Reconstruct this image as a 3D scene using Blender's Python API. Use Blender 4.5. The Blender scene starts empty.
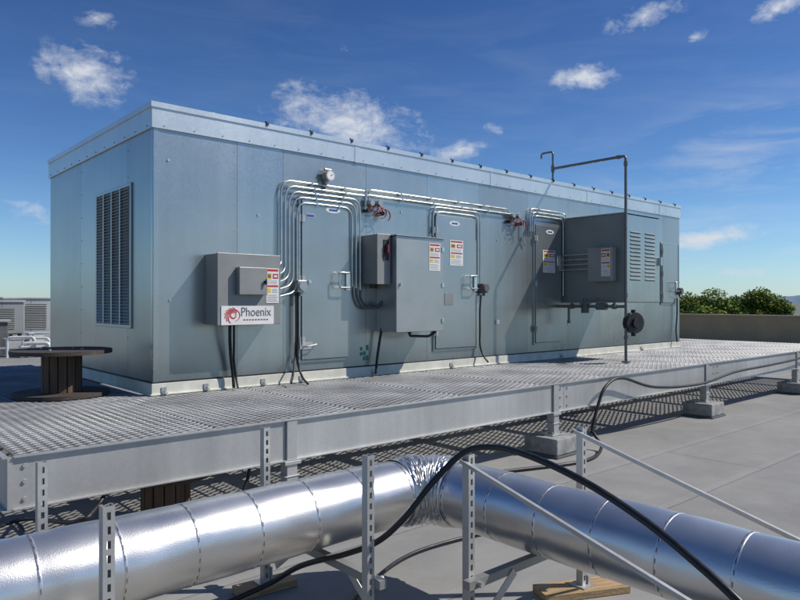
import bpy, math, random
from mathutils import Vector, Matrix, noise as MN
random.seed(7)
S=bpy.context.scene; COL=S.collection
PI=math.pi; rad=math.radians
# ------------------------------------------------------------ camera model (used to survey the place)
EYE=1.63; HD=rad(48.5); F=(math.cos(HD),math.sin(HD)); R=(math.sin(HD),-math.cos(HD)); FL=676.0
def ray(px):
    k=(px-400)/FL; return (k*R[0]+F[0],k*R[1]+F[1])
def onY(px,py,Y):
    r=ray(px); d=Y/r[1]; return Vector((r[0]*d,Y,EYE+(302-py)/FL*d))
def onX(px,py,X):
    r=ray(px); d=X/r[0]; return Vector((X,r[1]*d,EYE+(302-py)/FL*d))
def onD(px,py,d):
    r=ray(px); return Vector((r[0]*d,r[1]*d,EYE+(302-py)/FL*d))
def onZ(px,py,z):
    d=(EYE-z)*FL/(py-302); r=ray(px); return Vector((r[0]*d,r[1]*d,z))
# ------------------------------------------------------------ materials
def newmat(name):
    m=bpy.data.materials.new(name); m.use_nodes=True; nt=m.node_tree
    b=nt.nodes['Principled BSDF']; return m,nt,b
def mat(name,col,rough=.5,metal=0,var=.12,scale=4,bump=0,bscale=60,col2=None,detail=6,stretch=None,rvar=.1,spec=None):
    m,nt,b=newmat(name); N=nt.nodes; L=nt.links
    tc=N.new('ShaderNodeTexCoord'); src=tc.outputs['Object']
    if stretch:
        mp=N.new('ShaderNodeMapping'); mp.inputs['Scale'].default_value=stretch; L.new(src,mp.inputs['Vector']); src2=mp.outputs['Vector']
    else: src2=src
    n=N.new('ShaderNodeTexNoise'); n.inputs['Scale'].default_value=scale; n.inputs['Detail'].default_value=detail; n.inputs['Roughness'].default_value=.6
    L.new(src2,n.inputs['Vector'])
    cr=N.new('ShaderNodeValToRGB'); L.new(n.outputs['Fac'],cr.inputs['Fac'])
    c2=col2 or tuple(c*(1-var*1.6) for c in col); c1=tuple(min(1,c*(1+var)) for c in col)
    cr.color_ramp.elements[0].position=.3; cr.color_ramp.elements[1].position=.72
    cr.color_ramp.elements[0].color=(*c2,1); cr.color_ramp.elements[1].color=(*c1,1)
    L.new(cr.outputs['Color'],b.inputs['Base Color'])
    mr=N.new('ShaderNodeMapRange'); L.new(n.outputs['Fac'],mr.inputs['Value']); mr.inputs['From Min'].default_value=.3; mr.inputs['From Max'].default_value=.7
    mr.inputs['To Min'].default_value=max(.02,rough-rvar); mr.inputs['To Max'].default_value=min(1,rough+rvar); L.new(mr.outputs['Result'],b.inputs['Roughness'])
    b.inputs['Metallic'].default_value=metal
    if spec is not None: b.inputs['Specular IOR Level'].default_value=spec
    if bump:
        n2=N.new('ShaderNodeTexNoise'); n2.inputs['Scale'].default_value=bscale; n2.inputs['Detail'].default_value=4; L.new(src,n2.inputs['Vector'])
        bp=N.new('ShaderNodeBump'); bp.inputs['Strength'].default_value=bump; bp.inputs['Distance'].default_value=.01; L.new(n2.outputs['Fac'],bp.inputs['Height']); L.new(bp.outputs['Normal'],b.inputs['Normal'])
    return m
def sheetmat(name,col,rough,metal,streak=.09,sp=.04,big=.24):
    """galvanised sheet: spangle, vertical streaks, gentle oil canning"""
    m,nt,b=newmat(name); N=nt.nodes; L=nt.links
    tc=N.new('ShaderNodeTexCoord'); o=tc.outputs['Object']
    vo=N.new('ShaderNodeTexVoronoi'); vo.inputs['Scale'].default_value=55; L.new(o,vo.inputs['Vector'])
    bw=N.new('ShaderNodeRGBToBW'); L.new(vo.outputs['Color'],bw.inputs['Color'])
    mp=N.new('ShaderNodeMapping'); mp.inputs['Scale'].default_value=(9,9,.5); L.new(o,mp.inputs['Vector'])
    n=N.new('ShaderNodeTexNoise'); n.inputs['Scale'].default_value=1; n.inputs['Detail'].default_value=7; L.new(mp.outputs['Vector'],n.inputs['Vector'])
    n3=N.new('ShaderNodeTexNoise'); n3.inputs['Scale'].default_value=.8; n3.inputs['Detail'].default_value=5; L.new(o,n3.inputs['Vector'])
    def mm(op,a,bb,c=None):
        x=N.new('ShaderNodeMath'); x.operation=op
        for i,v in enumerate((a,bb,c)):
            if v is None: continue
            if isinstance(v,(int,float)): x.inputs[i].default_value=v
            else: L.new(v,x.inputs[i])
        return x.outputs[0]
    v=mm('MULTIPLY_ADD',bw.outputs[0],sp,1-sp*.5)
    v=mm('ADD',v,mm('MULTIPLY_ADD',n.outputs['Fac'],streak*2,-streak))
    v=mm('ADD',v,mm('MULTIPLY_ADD',n3.outputs['Fac'],big*2,-big))
    vm=N.new('ShaderNodeVectorMath'); vm.operation='SCALE'; vm.inputs[0].default_value=col; L.new(v,vm.inputs['Scale'])
    L.new(vm.outputs['Vector'],b.inputs['Base Color'])
    rr=mm('MULTIPLY_ADD',n3.outputs['Fac'],.2,rough-.1); rr=mm('ADD',rr,mm('MULTIPLY_ADD',bw.outputs[0],.05,-.025)); L.new(rr,b.inputs['Roughness'])
    b.inputs['Metallic'].default_value=metal
    n4=N.new('ShaderNodeTexNoise'); n4.inputs['Scale'].default_value=1.2; n4.inputs['Detail'].default_value=1; L.new(o,n4.inputs['Vector'])
    bp=N.new('ShaderNodeBump'); bp.inputs['Strength'].default_value=.6; bp.inputs['Distance'].default_value=.02; L.new(n4.outputs['Fac'],bp.inputs['Height']); L.new(bp.outputs['Normal'],b.inputs['Normal'])
    return m
M={}
M['sheet']=sheetmat('galvanised_sheet',(.435,.458,.440),.31,.87)
M['sheet2']=sheetmat('galvanised_sheet_dull',(.405,.43,.415),.34,.87)
M['sheet3']=sheetmat('galvanised_sheet_bright',(.46,.485,.465),.29,.87)
M['fascia']=sheetmat('bright_flashing',(.63,.66,.64),.34,.66)
M['door']=sheetmat('door_sheet',(.41,.435,.42),.33,.85,.05)
M['galv']=sheetmat('galvanised_steel',(.46,.46,.445),.46,.5,.18,.08,.32)
M['galvdull']=sheetmat('galvanised_steel_dull',(.31,.31,.30),.55,.5,.15,.08,.25)
M['grate']=mat('galvanised_grating',(.36,.36,.35),.5,.4,.28,1.4)
M['cream']=mat('cream_rail_paint',(.70,.68,.58),.6,0,.12,5)
M['box']=mat('grey_enclosure_paint',(.27,.275,.26),.42,.15,.08,3)
M['boxlight']=mat('light_enclosure',(.42,.435,.42),.34,.6,.06,3)
M['boxdark']=mat('dark_enclosure',(.12,.12,.12),.5,.1,.1,3)
M['hood']=mat('hood_paint',(.24,.26,.25),.42,.4,.08,2)
M['conduit']=mat('conduit_metal',(.56,.59,.57),.32,.85,.08,8)
M['chrome']=mat('chrome_latch',(.66,.67,.66),.25,.95,.05,8)
M['black']=mat('black_rubber',(.012,.012,.013),.45,0,.2,20)
M['dark']=mat('dark_steel',(.035,.036,.038),.5,.3,.2,12)
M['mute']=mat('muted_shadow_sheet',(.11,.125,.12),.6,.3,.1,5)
M['void']=mat('dark_opening',(.02,.022,.022),.8,0,.2,5)
M['white']=mat('white_label',(.76,.75,.72),.45,0,.04,6)
M['red']=mat('red_print',(.50,.03,.03),.45,0,.08,9)
M['maroon']=mat('dull_red_hose',(.26,.022,.02),.5,0,.15,9)
M['yellow']=mat('yellow_print',(.75,.5,.03),.5,0,.08,9)
M['grey']=mat('grey_print',(.13,.13,.14),.5,0,.1,9)
M['greyl']=mat('light_grey_print',(.42,.42,.43),.5,0,.1,9)
M['blue']=mat('blue_print',(.03,.1,.38),.4,0,.1,9)
M['green']=mat('green_print',(.02,.28,.16),.5,0,.15,30)
M['concrete']=mat('concrete',(.30,.30,.285),.9,0,.28,9,.6,70)
M['conduitpipe']=mat('painted_pipe',(.17,.175,.17),.42,.4,.12,9)
M['tan']=mat('tan_parapet',(.40,.29,.165),.85,0,.1,1.2,.2,30)
M['cap']=mat('parapet_cap',(.40,.32,.21),.5,.2,.08,2)
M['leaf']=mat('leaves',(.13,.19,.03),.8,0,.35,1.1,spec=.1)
M['leafshade']=mat('leaves_shaded',(.065,.105,.02),.8,0,.35,1.1,spec=.1)
M['leafsun']=mat('leaves_sunlit',(.20,.25,.045),.8,0,.35,1.1,spec=.1)
M['bark']=mat('bark',(.07,.055,.04),.9,0,.3,6)
M['hill']=mat('hazy_hill',(.22,.31,.40),1,0,.1,.01)
M['ground']=mat('street_ground',(.10,.12,.07),1,0,.3,.02,col2=(.13,.13,.12))
M['farwhite']=mat('white_cladding',(.62,.62,.60),.5,.1,.1,2)
def woodmat(name,col,stretch=(2,30,30)):
    return mat(name,col,.75,0,.3,2.0,.3,90,stretch=stretch)
M['wood']=woodmat('fresh_timber',(.42,.28,.14))
M['woodold']=woodmat('weathered_timber',(.13,.08,.05),(14,14,1.5))
M['wooddark']=woodmat('stained_plywood',(.075,.054,.042),(3,14,8))
# foil duct
m,nt,b=newmat('insulation_foil'); N=nt.nodes; L=nt.links
tc=N.new('ShaderNodeTexCoord'); o=tc.outputs['Object']
b.inputs['Metallic'].default_value=.88
n1=N.new('ShaderNodeTexNoise'); n1.inputs['Scale'].default_value=4; n1.inputs['Detail'].default_value=2; L.new(o,n1.inputs['Vector'])
vo=N.new('ShaderNodeTexVoronoi'); vo.inputs['Scale'].default_value=190; L.new(o,vo.inputs['Vector'])
n2=N.new('ShaderNodeTexNoise'); n2.inputs['Scale'].default_value=2; n2.inputs['Detail'].default_value=6; L.new(o,n2.inputs['Vector'])
cr=N.new('ShaderNodeValToRGB'); L.new(n2.outputs['Fac'],cr.inputs['Fac']); cr.color_ramp.elements[0].position=.3; cr.color_ramp.elements[1].position=.7; cr.color_ramp.elements[0].color=(.62,.61,.585,1); cr.color_ramp.elements[1].color=(.78,.765,.735,1); L.new(cr.outputs['Color'],b.inputs['Base Color'])
mr=N.new('ShaderNodeMapRange'); L.new(n2.outputs['Fac'],mr.inputs['Value']); mr.inputs['From Min'].default_value=.3; mr.inputs['From Max'].default_value=.7; mr.inputs['To Min'].default_value=.28; mr.inputs['To Max'].default_value=.38; L.new(mr.outputs['Result'],b.inputs['Roughness'])
b1=N.new('ShaderNodeBump'); b1.inputs['Strength'].default_value=.2; b1.inputs['Distance'].default_value=.02; L.new(n1.outputs['Fac'],b1.inputs['Height'])
b2=N.new('ShaderNodeBump'); b2.inputs['Strength'].default_value=.14; b2.inputs['Distance'].default_value=.002; L.new(vo.outputs['Distance'],b2.inputs['Height']); L.new(b1.outputs['Normal'],b2.inputs['Normal']); L.new(b2.outputs['Normal'],b.inputs['Normal'])
M['foil']=m
M['staple']=mat('seam_stitch',(.20,.20,.20),.5,.6,.2,30)
# roof membrane
m,nt,b=newmat('roof_membrane'); N=nt.nodes; L=nt.links
tc=N.new('ShaderNodeTexCoord'); o=tc.outputs['Object']
def noise(sc,det=6,vec=o,rough=.6):
    n=N.new('ShaderNodeTexNoise'); n.inputs['Scale'].default_value=sc; n.inputs['Detail'].default_value=det; n.inputs['Roughness'].default_value=rough; L.new(vec,n.inputs['Vector']); return n.outputs['Fac']
def mm(op,a,bb=None,c=None,clamp=False):
    x=N.new('ShaderNodeMath'); x.operation=op; x.use_clamp=clamp
    for i,v in enumerate((a,bb,c)):
        if v is None: continue
        if isinstance(v,(int,float)): x.inputs[i].default_value=v
        else: L.new(v,x.inputs[i])
    return x.outputs[0]
big=noise(.35,5); mid=noise(2.2,8,rough=.7); fine=noise(160,2)
sx=N.new('ShaderNodeSeparateXYZ'); L.new(o,sx.inputs[0])
wob=mm('MULTIPLY_ADD',noise(3,3),.02,-.01)
fy=mm('FRACT',mm('DIVIDE',mm('ADD',mm('ADD',sx.outputs['Y'],wob),.35),.98)); lineY=mm('LESS_THAN',fy,.014)
row=mm('FLOOR',mm('DIVIDE',mm('ADD',sx.outputs['Y'],.35),.98))
fx=mm('FRACT',mm('ADD',mm('DIVIDE',sx.outputs['X'],7.9),mm('MULTIPLY',row,.37))); lineX=mm('LESS_THAN',fx,.002)
ln=mm('MAXIMUM',lineY,lineX)
edge=mm('MULTIPLY',mm('LESS_THAN',fy,.09),.05)
blot=mm('MULTIPLY',mm('MULTIPLY',mm('SUBTRACT',noise(.9,7,rough=.7),.60),6,clamp=True),.03)
val=mm('ADD',mm('MULTIPLY_ADD',big,.18,.15),mm('MULTIPLY_ADD',mid,.15,-.075))
val=mm('SUBTRACT',val,blot)
val=mm('ADD',val,mm('MULTIPLY_ADD',fine,.14,-.07))
val=mm('SUBTRACT',val,mm('MULTIPLY',ln,.10)); val=mm('ADD',val,mm('MULTIPLY',edge,.4))
cc=N.new('ShaderNodeCombineXYZ'); L.new(mm('MULTIPLY',val,1.02),cc.inputs[0]); L.new(mm('MULTIPLY',val,1.0),cc.inputs[1]); L.new(mm('MULTIPLY',val,.94),cc.inputs[2])
L.new(cc.outputs[0],b.inputs['Base Color']); b.inputs['Roughness'].default_value=.9
bp=N.new('ShaderNodeBump'); bp.inputs['Strength'].default_value=.5; bp.inputs['Distance'].default_value=.004
L.new(mm('ADD',fine,mm('MULTIPLY',ln,-2.0)),bp.inputs['Height']); L.new(bp.outputs['Normal'],b.inputs['Normal'])
M['roof']=m
# ------------------------------------------------------------ mesh builder
ORG={}
class MB:
    def __init__(s): s.v=[]; s.f=[]; s.m=[]; s.sm=[]; s.mi=0
    def add(s,vs,fs,smooth=False):
        n=len(s.v); s.v+= [tuple(v) for v in vs]
        for f in fs: s.f.append(tuple(i+n for i in f)); s.m.append(s.mi); s.sm.append(smooth)
        return s
    def box(s,x0,x1,y0,y1,z0,z1):
        x0,x1=sorted((x0,x1)); y0,y1=sorted((y0,y1)); z0,z1=sorted((z0,z1))
        return s.add([(x0,y0,z0),(x1,y0,z0),(x1,y1,z0),(x0,y1,z0),(x0,y0,z1),(x1,y0,z1),(x1,y1,z1),(x0,y1,z1)],
          [(3,2,1,0),(4,5,6,7),(0,1,5,4),(1,2,6,5),(2,3,7,6),(3,0,4,7)])
    def bar(s,p0,p1,w,h,up=(0,0,1)):
        p0=Vector(p0);p1=Vector(p1);d=(p1-p0).normalized();u=Vector(up)
        a=d.cross(u)
        if a.length<1e-4: a=d.cross(Vector((1,0,0)))
        a.normalize(); u=a.cross(d).normalized(); a*=w/2; u*=h/2
        vs=[p0-a-u,p0+a-u,p0+a+u,p0-a+u,p1-a-u,p1+a-u,p1+a+u,p1-a+u]
        return s.add(vs,[(0,1,2,3),(7,6,5,4),(0,4,5,1),(1,5,6,2),(2,6,7,3),(3,7,4,0)])
    def tube(s,pts,r,seg=8,caps=True,radii=None):
        pts=[Vector(p) for p in pts]; n=len(pts); vs=[]
        t=(pts[1]-pts[0]).normalized(); a=t.orthogonal().normalized()
        for i,p in enumerate(pts):
            if i==0: tt=(pts[1]-pts[0])
            elif i==n-1: tt=(pts[-1]-pts[-2])
            else: tt=(pts[i+1]-pts[i]).normalized()+(pts[i]-pts[i-1]).normalized()
            if tt.length<1e-6: tt=t
            tt.normalize(); a=(a-tt*a.dot(tt))
            if a.length<1e-5: a=tt.orthogonal()
            a.normalize(); bb=tt.cross(a); t=tt
            rr=radii[i] if radii else r
            for k in range(seg):
                th=2*PI*k/seg; vs.append(p+(a*math.cos(th)+bb*math.sin(th))*rr)
        fs=[]
        for i in range(n-1):
            for k in range(seg):
                k2=(k+1)%seg; fs.append((i*seg+k,i*seg+k2,(i+1)*seg+k2,(i+1)*seg+k))
        s.add(vs,fs,True)
        if caps:
            s.add([vs[k] for k in range(seg)],[tuple(reversed(range(seg)))]); s.add([vs[(n-1)*seg+k] for k in range(seg)],[tuple(range(seg))])
        return s
    def cyl(s,p0,p1,r,seg=16,r2=None): return s.tube([p0,p1],r,seg,True,[r,r if r2 is None else r2])
    def build(s,name,mats,parent=None,bevel=0):
        if not isinstance(mats,(list,tuple)): mats=[mats]
        og=ORG.get(parent.name,Vector((0,0,0))) if parent else Vector((0,0,0))
        me=bpy.data.meshes.new(name); me.from_pydata([(v[0]-og.x,v[1]-og.y,v[2]-og.z) for v in s.v],[],s.f)
        for mm_ in mats: me.materials.append(M[mm_] if isinstance(mm_,str) else mm_)
        me.polygons.foreach_set('material_index',s.m); me.polygons.foreach_set('use_smooth',s.sm); me.update()
        ob=bpy.data.objects.new(name,me); COL.objects.link(ob)
        if parent: ob.parent=parent; ORG[ob.name]=og
        if bevel:
            bv=ob.modifiers.new('bevel','BEVEL'); bv.width=bevel; bv.segments=2; bv.limit_method='ANGLE'; bv.angle_limit=rad(40)
        return ob
def thing(name,loc,label,cat,group=None):
    o=bpy.data.objects.new(name,None); COL.objects.link(o); o.location=loc; ORG[o.name]=Vector(loc); o.empty_display_size=.2
    tag(o,label,cat,group); return o
def tag(o,label,cat,group=None,kind=None):
    o['label']=label; o['category']=cat
    if group: o['group']=group
    if kind: o['kind']=kind
    return o
def struct(o): o['kind']='structure'; return o
def copy_tree(o,parent=None):
    c=o.copy(); COL.objects.link(c); c.parent=parent
    for ch in list(o.children): copy_tree(ch,c)
    return c
def smooth(pts,n=6):
    pts=[Vector(p) for p in pts]; P=[pts[0]*2-pts[1]]+pts+[pts[-1]*2-pts[-2]]; out=[]
    for i in range(1,len(P)-2):
        for k in range(n):
            t=k/n; a,b_,c,d=P[i-1],P[i],P[i+1],P[i+2]
            out.append(.5*((2*b_)+(c-a)*t+(2*a-5*b_+4*c-d)*t*t+(3*b_-a-3*c+d)*t**3))
    out.append(pts[-1]); return out
def rounded(pts,r=.08,n=5):
    pts=[Vector(p) for p in pts]; out=[pts[0]]
    for i in range(1,len(pts)-1):
        p=pts[i]; a=(pts[i-1]-p); c=(pts[i+1]-p); rr=min(r,a.length*.49,c.length*.49); a=p+a.normalized()*rr; c=p+c.normalized()*rr
        for k in range(n+1):
            t=k/n; out.append(a*(1-t)**2+p*2*t*(1-t)+c*t*t)
    out.append(pts[-1]); return out
# ------------------------------------------------------------ setting
g=MB(); g.box(-6000,6000,-6000,6000,-7.5,-7); struct(g.build('ground','ground'))
RX0,RX1,RY0,RY1=-22,28.4,-16,48
g=MB(); g.add([(RX0,RY0,0),(RX1,RY0,0),(RX1,RY1,0),(RX0,RY1,0)],[(0,1,2,3)]); struct(g.build('roof_surface','roof'))
g=MB(); g.box(RX0-.4,RX1+.4,RY0-.4,RY1+.4,-7,-.01); struct(g.build('building_base','tan'))
def parapet(x0,x1,y0,y1,h,label):
    t=thing('parapet_wall',((x0+x1)/2,(y0+y1)/2,0),label,'wall')
    a=MB(); a.box(x0,x1,y0,y1,0,h); a.build('wall','tan',t)
    a=MB(); a.box(x0-.06,x1+.06,y0-.06,y1+.06,h+.002,h+.07); a.build('coping','cap',t,.01)
parapet(RX1,RX1+.35,RY0,RY1,1.05,'long tan parapet wall at the far roof edge below the green trees')
parapet(RX0,RX1-.1,RY1,RY1+.35,.55,'low tan parapet at the back edge of the roof behind the other rooftop unit')
g=MB(); n=90; vs=[];fs=[]
for i in range(n+1):
    a=rad(-30+150*i/n); rr=3800
    aa=math.degrees(a)
    h=20+8*math.sin(i*.31)+6*math.sin(i*.83+1)+ (52*math.exp(-((aa-14)/3.2)**2))
    vs+=[(rr*math.cos(a),rr*math.sin(a),-8),(rr*math.cos(a)*1.02,rr*math.sin(a)*1.02,max(8,h))]
for i in range(n): fs.append((2*i,2*i+2,2*i+3,2*i+1))
g.add(vs,fs,True); struct(g.build('hills','hill'))
# ------------------------------------------------------------ trees
def tree(px,d,ztop,rx,label,lm,seed,blobs=9):
    rnd=random.Random(seed); p=onD(px,302,d); base=Vector((p.x,p.y,-7))
    t=thing('tree',base,label,'tree','trees beyond the far parapet'); Ht=ztop+7
    tr=MB(); pts=[base+Vector((0,0,0)),base+Vector((.1,.1,Ht*.35)),base+Vector((-.1,.2,Ht*.65)),base+Vector((.05,.1,Ht*.88))]
    tr.tube(pts,.2,7,True,[.28,.2,.12,.04])
    cs=[]
    for i in range(blobs):
        a=rnd.uniform(0,2*PI); q=rnd.uniform(.15,.85)*rx; z=Ht*rnd.uniform(.5,.88)
        q*= (1.1-.35*max(0,(z/Ht-.6)/.35)); c=base+Vector((q*math.cos(a),q*math.sin(a),z)); cs.append((c,rx*rnd.uniform(.32,.5)))
        tr.tube([base+Vector((0,0,z*.72)),(base+Vector((0,0,z*.85))+c)/2,c],.06,5,True,[.09,.06,.02])
    cs.append((base+Vector((0,0,Ht-rx*.4)),rx*.45))
    tr.build('trunk','bark',t)
    cr=MB()
    for c,rr in cs:
        for k in range(700):
            v=Vector((rnd.gauss(0,1),rnd.gauss(0,1),rnd.gauss(0,1))).normalized()*rr*rnd.uniform(.25,1.1)**.6
            v.z*=.8; q=c+v; s_=rnd.uniform(.08,.17)
            a=Vector((rnd.gauss(0,1),rnd.gauss(0,1),rnd.gauss(0,1))).normalized(); b_=a.orthogonal().normalized()
            cr.mi=rnd.choice((0,0,1)) if v.z<0 else rnd.choice((0,2,2))  # clump undersides darker, tops lighter: sun and shade put into the leaf colour
            cr.add([q-a*s_,q-b_*s_*.6,q+a*s_,q+b_*s_*.6],[(0,1,2,3)])
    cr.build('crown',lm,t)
LM=['leaf','leafshade','leafsun']; LD=['leaf','leafshade','leaf']
tree(688,60,2.6,2.6,'green tree just right of the metal unit, leftmost above the parapet',LM,1,14)
tree(713,58,2.95,2.8,'rounded tree second from the metal unit above the parapet',LM,2,15)
tree(738,66,2.4,2.4,'lower tree in the dip between the two tallest trees',LD,3,11)
tree(759,58,3.0,2.7,'widest bright green tree above the parapet, tallest at the right',LM,4,17)
tree(776,64,1.8,1.7,'small tree at the right end of the tree row',LD,5,9)
tree(702,75,2.4,2.9,'shaded tree standing behind the gap of the two leftmost trees',LD,6,12)
t=thing('warehouse',(150,25,-7),'distant low white warehouse with grey roof at the right edge beyond the parapet','building')
a=MB(); a.box(140,170,0,42,-7,.2); a.build('wall','farwhite',t)
a=MB(); a.box(139,171,-1,43,.2,.9); a.build('roof','galvdull',t)
# ------------------------------------------------------------ far rooftop units at left
def farunit(px,d,w_,dp,zb,zt,m_,label,name='rooftop_unit'):
    c=onD(px,302,d); t=thing(name,(c.x,c.y,0),label,'rooftop unit')
    a=MB(); a.box(c.x-w_/2,c.x+w_/2,c.y+.02,c.y+dp,zb,zt)
    n=max(2,int(w_/.8))
    for k in range(n): a.box(c.x-w_/2+w_*k/n+.008,c.x-w_/2+w_*(k+1)/n-.008,c.y,c.y+.018,zb+.02,zt-.02)
    a.build('casing',m_,t)
    a=MB(); a.box(c.x-w_/2-.06,c.x+w_/2+.06,c.y-.06,c.y+dp+.06,zt+.002,zt+.07); a.build('top_cover','galv',t,.01)
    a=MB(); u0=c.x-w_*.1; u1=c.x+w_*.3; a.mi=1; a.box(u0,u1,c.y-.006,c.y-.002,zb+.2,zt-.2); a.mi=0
    k=zb+.22
    while k<zt-.2: a.bar((u0,c.y-.02,k),(u1,c.y-.02,k),.05,.008,(0,-.6,1)); k+=.07
    a.build('louvre',['galv','mute'],t)
    for dx in (-w_/2+.05,w_/2-.17):
        for dy in (.1,dp-.2): a=MB(); a.box(c.x+dx,c.x+dx+.12,c.y+dy,c.y+dy+.12,0,zb); a.build('leg','dark',t)
farunit(31,27,1.9,2.2,.35,1.75,'galv','pale grey louvred rooftop unit in the distance just left of the big metal unit')
farunit(2,26,1.5,1.8,.4,1.62,'galvdull','darker grey rooftop unit in the distance at the left edge of the photo')
c=onD(4,302,21)
t=thing('exhaust_fan',(c.x,c.y,0),'low dark boxy exhaust fan at the left edge of the photo behind the platform','fan')
a=MB(); a.box(c.x-.9,c.x+.05,c.y-.3,c.y+.6,.0,1.0); a.build('casing','boxdark',t,.02)
a=MB(); a.box(c.x-1,c.x+.12,c.y-.38,c.y+.68,1.002,1.08); a.build('hood','galvdull',t,.02)
c=onD(31,302,20)
t=thing('roof_piping',(c.x,c.y,0),'cluster of low white pipes and small boxes in front of the distant grey unit','pipes')
for (dx,dy,h,r) in ((-.45,.1,.60,.04),(-.1,-.1,.42,.055),(.25,.2,.70,.03),(.0,.3,.55,.035)):
    a=MB(); a.tube(rounded([(c.x+dx-.15,c.y+dy,0),(c.x+dx-.15,c.y+dy,h),(c.x+dx+.5,c.y+dy-.3,h),(c.x+dx+.5,c.y+dy-.3,h*.3)],.12),r,10); a.build('pipe','farwhite',t)
for (dx,dy,w_,h) in ((-.55,.5,.45,.5),(.05,.4,.4,.66),(.4,-.3,.3,.35),(-.3,-.2,.3,.3)):
    a=MB(); a.box(c.x+dx,c.x+dx+w_,c.y+dy,c.y+dy+w_,.06,h); a.box(c.x+dx-.02,c.x+dx+w_+.02,c.y+dy-.02,c.y+dy+w_+.02,h+.002,h+.04); a.build('valve_box','greyl' if w_>.42 else 'farwhite',t,.01)
a=MB(); a.tube([(c.x-1.2,c.y+.6,.25),(c.x+1.0,c.y-.2,.25)],.05,8); a.build('pipe','galv',t)
# ------------------------------------------------------------ steel platform
DZ=.75; PX0,PX1,PY0,PY1=.92,15.92,4.33,10.62
UX0,UX1,UY0,UY1=2.47,12.87,6.29,9.80
plat=thing('steel_platform',(PX0,PY0,0),'galvanised steel grating platform carrying the large metal unit on short posts','platform')
def channel_x(x0,x1,y,z0,z1,out=-1,fl=.09):
    a=MB(); th=.008
    a.box(x0,x1,y,y+th,z0+th,z1-th)
    ya,yb=(y-fl,y+th) if out<0 else (y,y+fl)
    a.box(x0,x1,ya,yb,z0,z0+th); a.box(x0,x1,ya,yb,z1-th,z1)
    return a
for i,(x0,x1) in enumerate(((.90,6.228),(6.232,9.998),(10.002,13.798),(13.802,15.92))):
    a=channel_x(x0,x1,4.345,.445,.753,-1,.026)
    for q in (x0+.06,x1-.06):
        for zz in (.5,.6,.69): a.cyl((q,4.345,zz),(q,4.334,zz),.012,6)
    a.build('edge_beam','galv',plat)
a=MB(); a.box(.868,.876,4.319,PY1,.453,.745); a.box(.842,.876,4.319,PY1,.445,.453); a.box(.842,.876,4.319,PY1,.745,.753); a.build('side_beam','galv',plat)
a=MB(); a.box(.877,.899,4.335,4.343,.447,.751); a.build('corner_plate','galv',plat)
a=MB(); a.box(PX1,PX1+.08,4.345,PY1,.445,.712); a.build('side_beam','galv',plat)
a=channel_x(PX0,PX1,UY0+.05,.5,.7,1); a.build('inner_beam','galvdull',plat)
a=channel_x(PX0,PX1,5.35,.5,.66,1); a.build('inner_beam','galvdull',plat)
a=channel_x(PX0,PX1,UY1-.05,.5,.7,1); a.build('inner_beam','galvdull',plat)
a=channel_x(PX0,PX1,PY1,.445,.712,1); a.build('edge_beam','galvdull',plat)
for k in range(13):
    x=PX0+k*1.25; x=min(x,PX1-.03)
    a=MB(); a.box(x-.004,x+.004,4.36,PY1-.02,.54,.67); a.box(x-.03,x+.03,4.36,PY1-.02,.67,.677); a.box(x-.03,x+.03,4.36,PY1-.02,.532,.54)
    a.build('joist','galvdull',plat)
def grate_panel(W,Lh):
    a=MB(); p=.066; s=.034; w=.0046; h=.0085; vs=[];fs=[]
    ni=int(round(W/p)); nj=int(round((Lh-.012)/s)); p=W/ni; s=(Lh-.012)/nj
    for j in range(nj+1):
        for i in range(ni):
            sg=1 if (i+j)%2 else -1
            ya=.006+j*s+sg*s*.46; yb=.006+j*s-sg*s*.46
            ya=min(max(ya,.006),Lh-.006); yb=min(max(yb,.006),Lh-.006)
            xa=i*p; xb=xa+p; n=len(vs); q=.28*p
            pts=[(xa,ya,0),(xa+q,ya*.86+yb*.14,.002),(xb-q,yb*.86+ya*.14,.002),(xb,yb,0)]
            for (x_,y_,dz) in pts: vs+=[(x_,y_-w,-h+dz),(x_,y_+w,-h*.5+dz),(x_,y_+w,h+dz),(x_,y_-w,h*.35+dz)]
            for c_ in range(3):
                o4=c_*4
                for f in ((0,4,5,1),(1,5,6,2),(2,6,7,3),(3,7,4,0)): fs.append(tuple(qq+n+o4 for qq in f))
    a.add(vs,fs)
    a.box(0,W,-.001,.004,-.014,.004); a.box(0,W,Lh-.004,Lh+.001,-.014,.004)
    for q in (.125,.25,.375,.5,.625,.75,.875): a.box(W*q-.0025,W*q+.0025,.004,Lh-.004,-.040,-.011)
    me=bpy.data.meshes.new('grating_panel'); me.from_pydata(a.v,[],a.f); me.materials.append(M['grate']); me.update(); return me
def put(me,x,y):
    o=bpy.data.objects.new('grating_panel',me); COL.objects.link(o); o.parent=plat; o.location=(x-PX0,y-PY0,DZ-.011+random.uniform(-.001,.001)); o.rotation_euler=(random.uniform(-.001,.001),0,0)
gA=grate_panel(1.248,1.905)
for k in range(12): put(gA,PX0+k*1.25+.001,4.36)
gB=grate_panel(1.498,1.43)
for k in range(3):
    put(gB,PX0+.001,6.27+k*1.433); put(gB,12.93,6.27+k*1.433); put(gB,14.43,6.27+k*1.433)
FT='concrete footings under the platform posts'
foot=None
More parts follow.
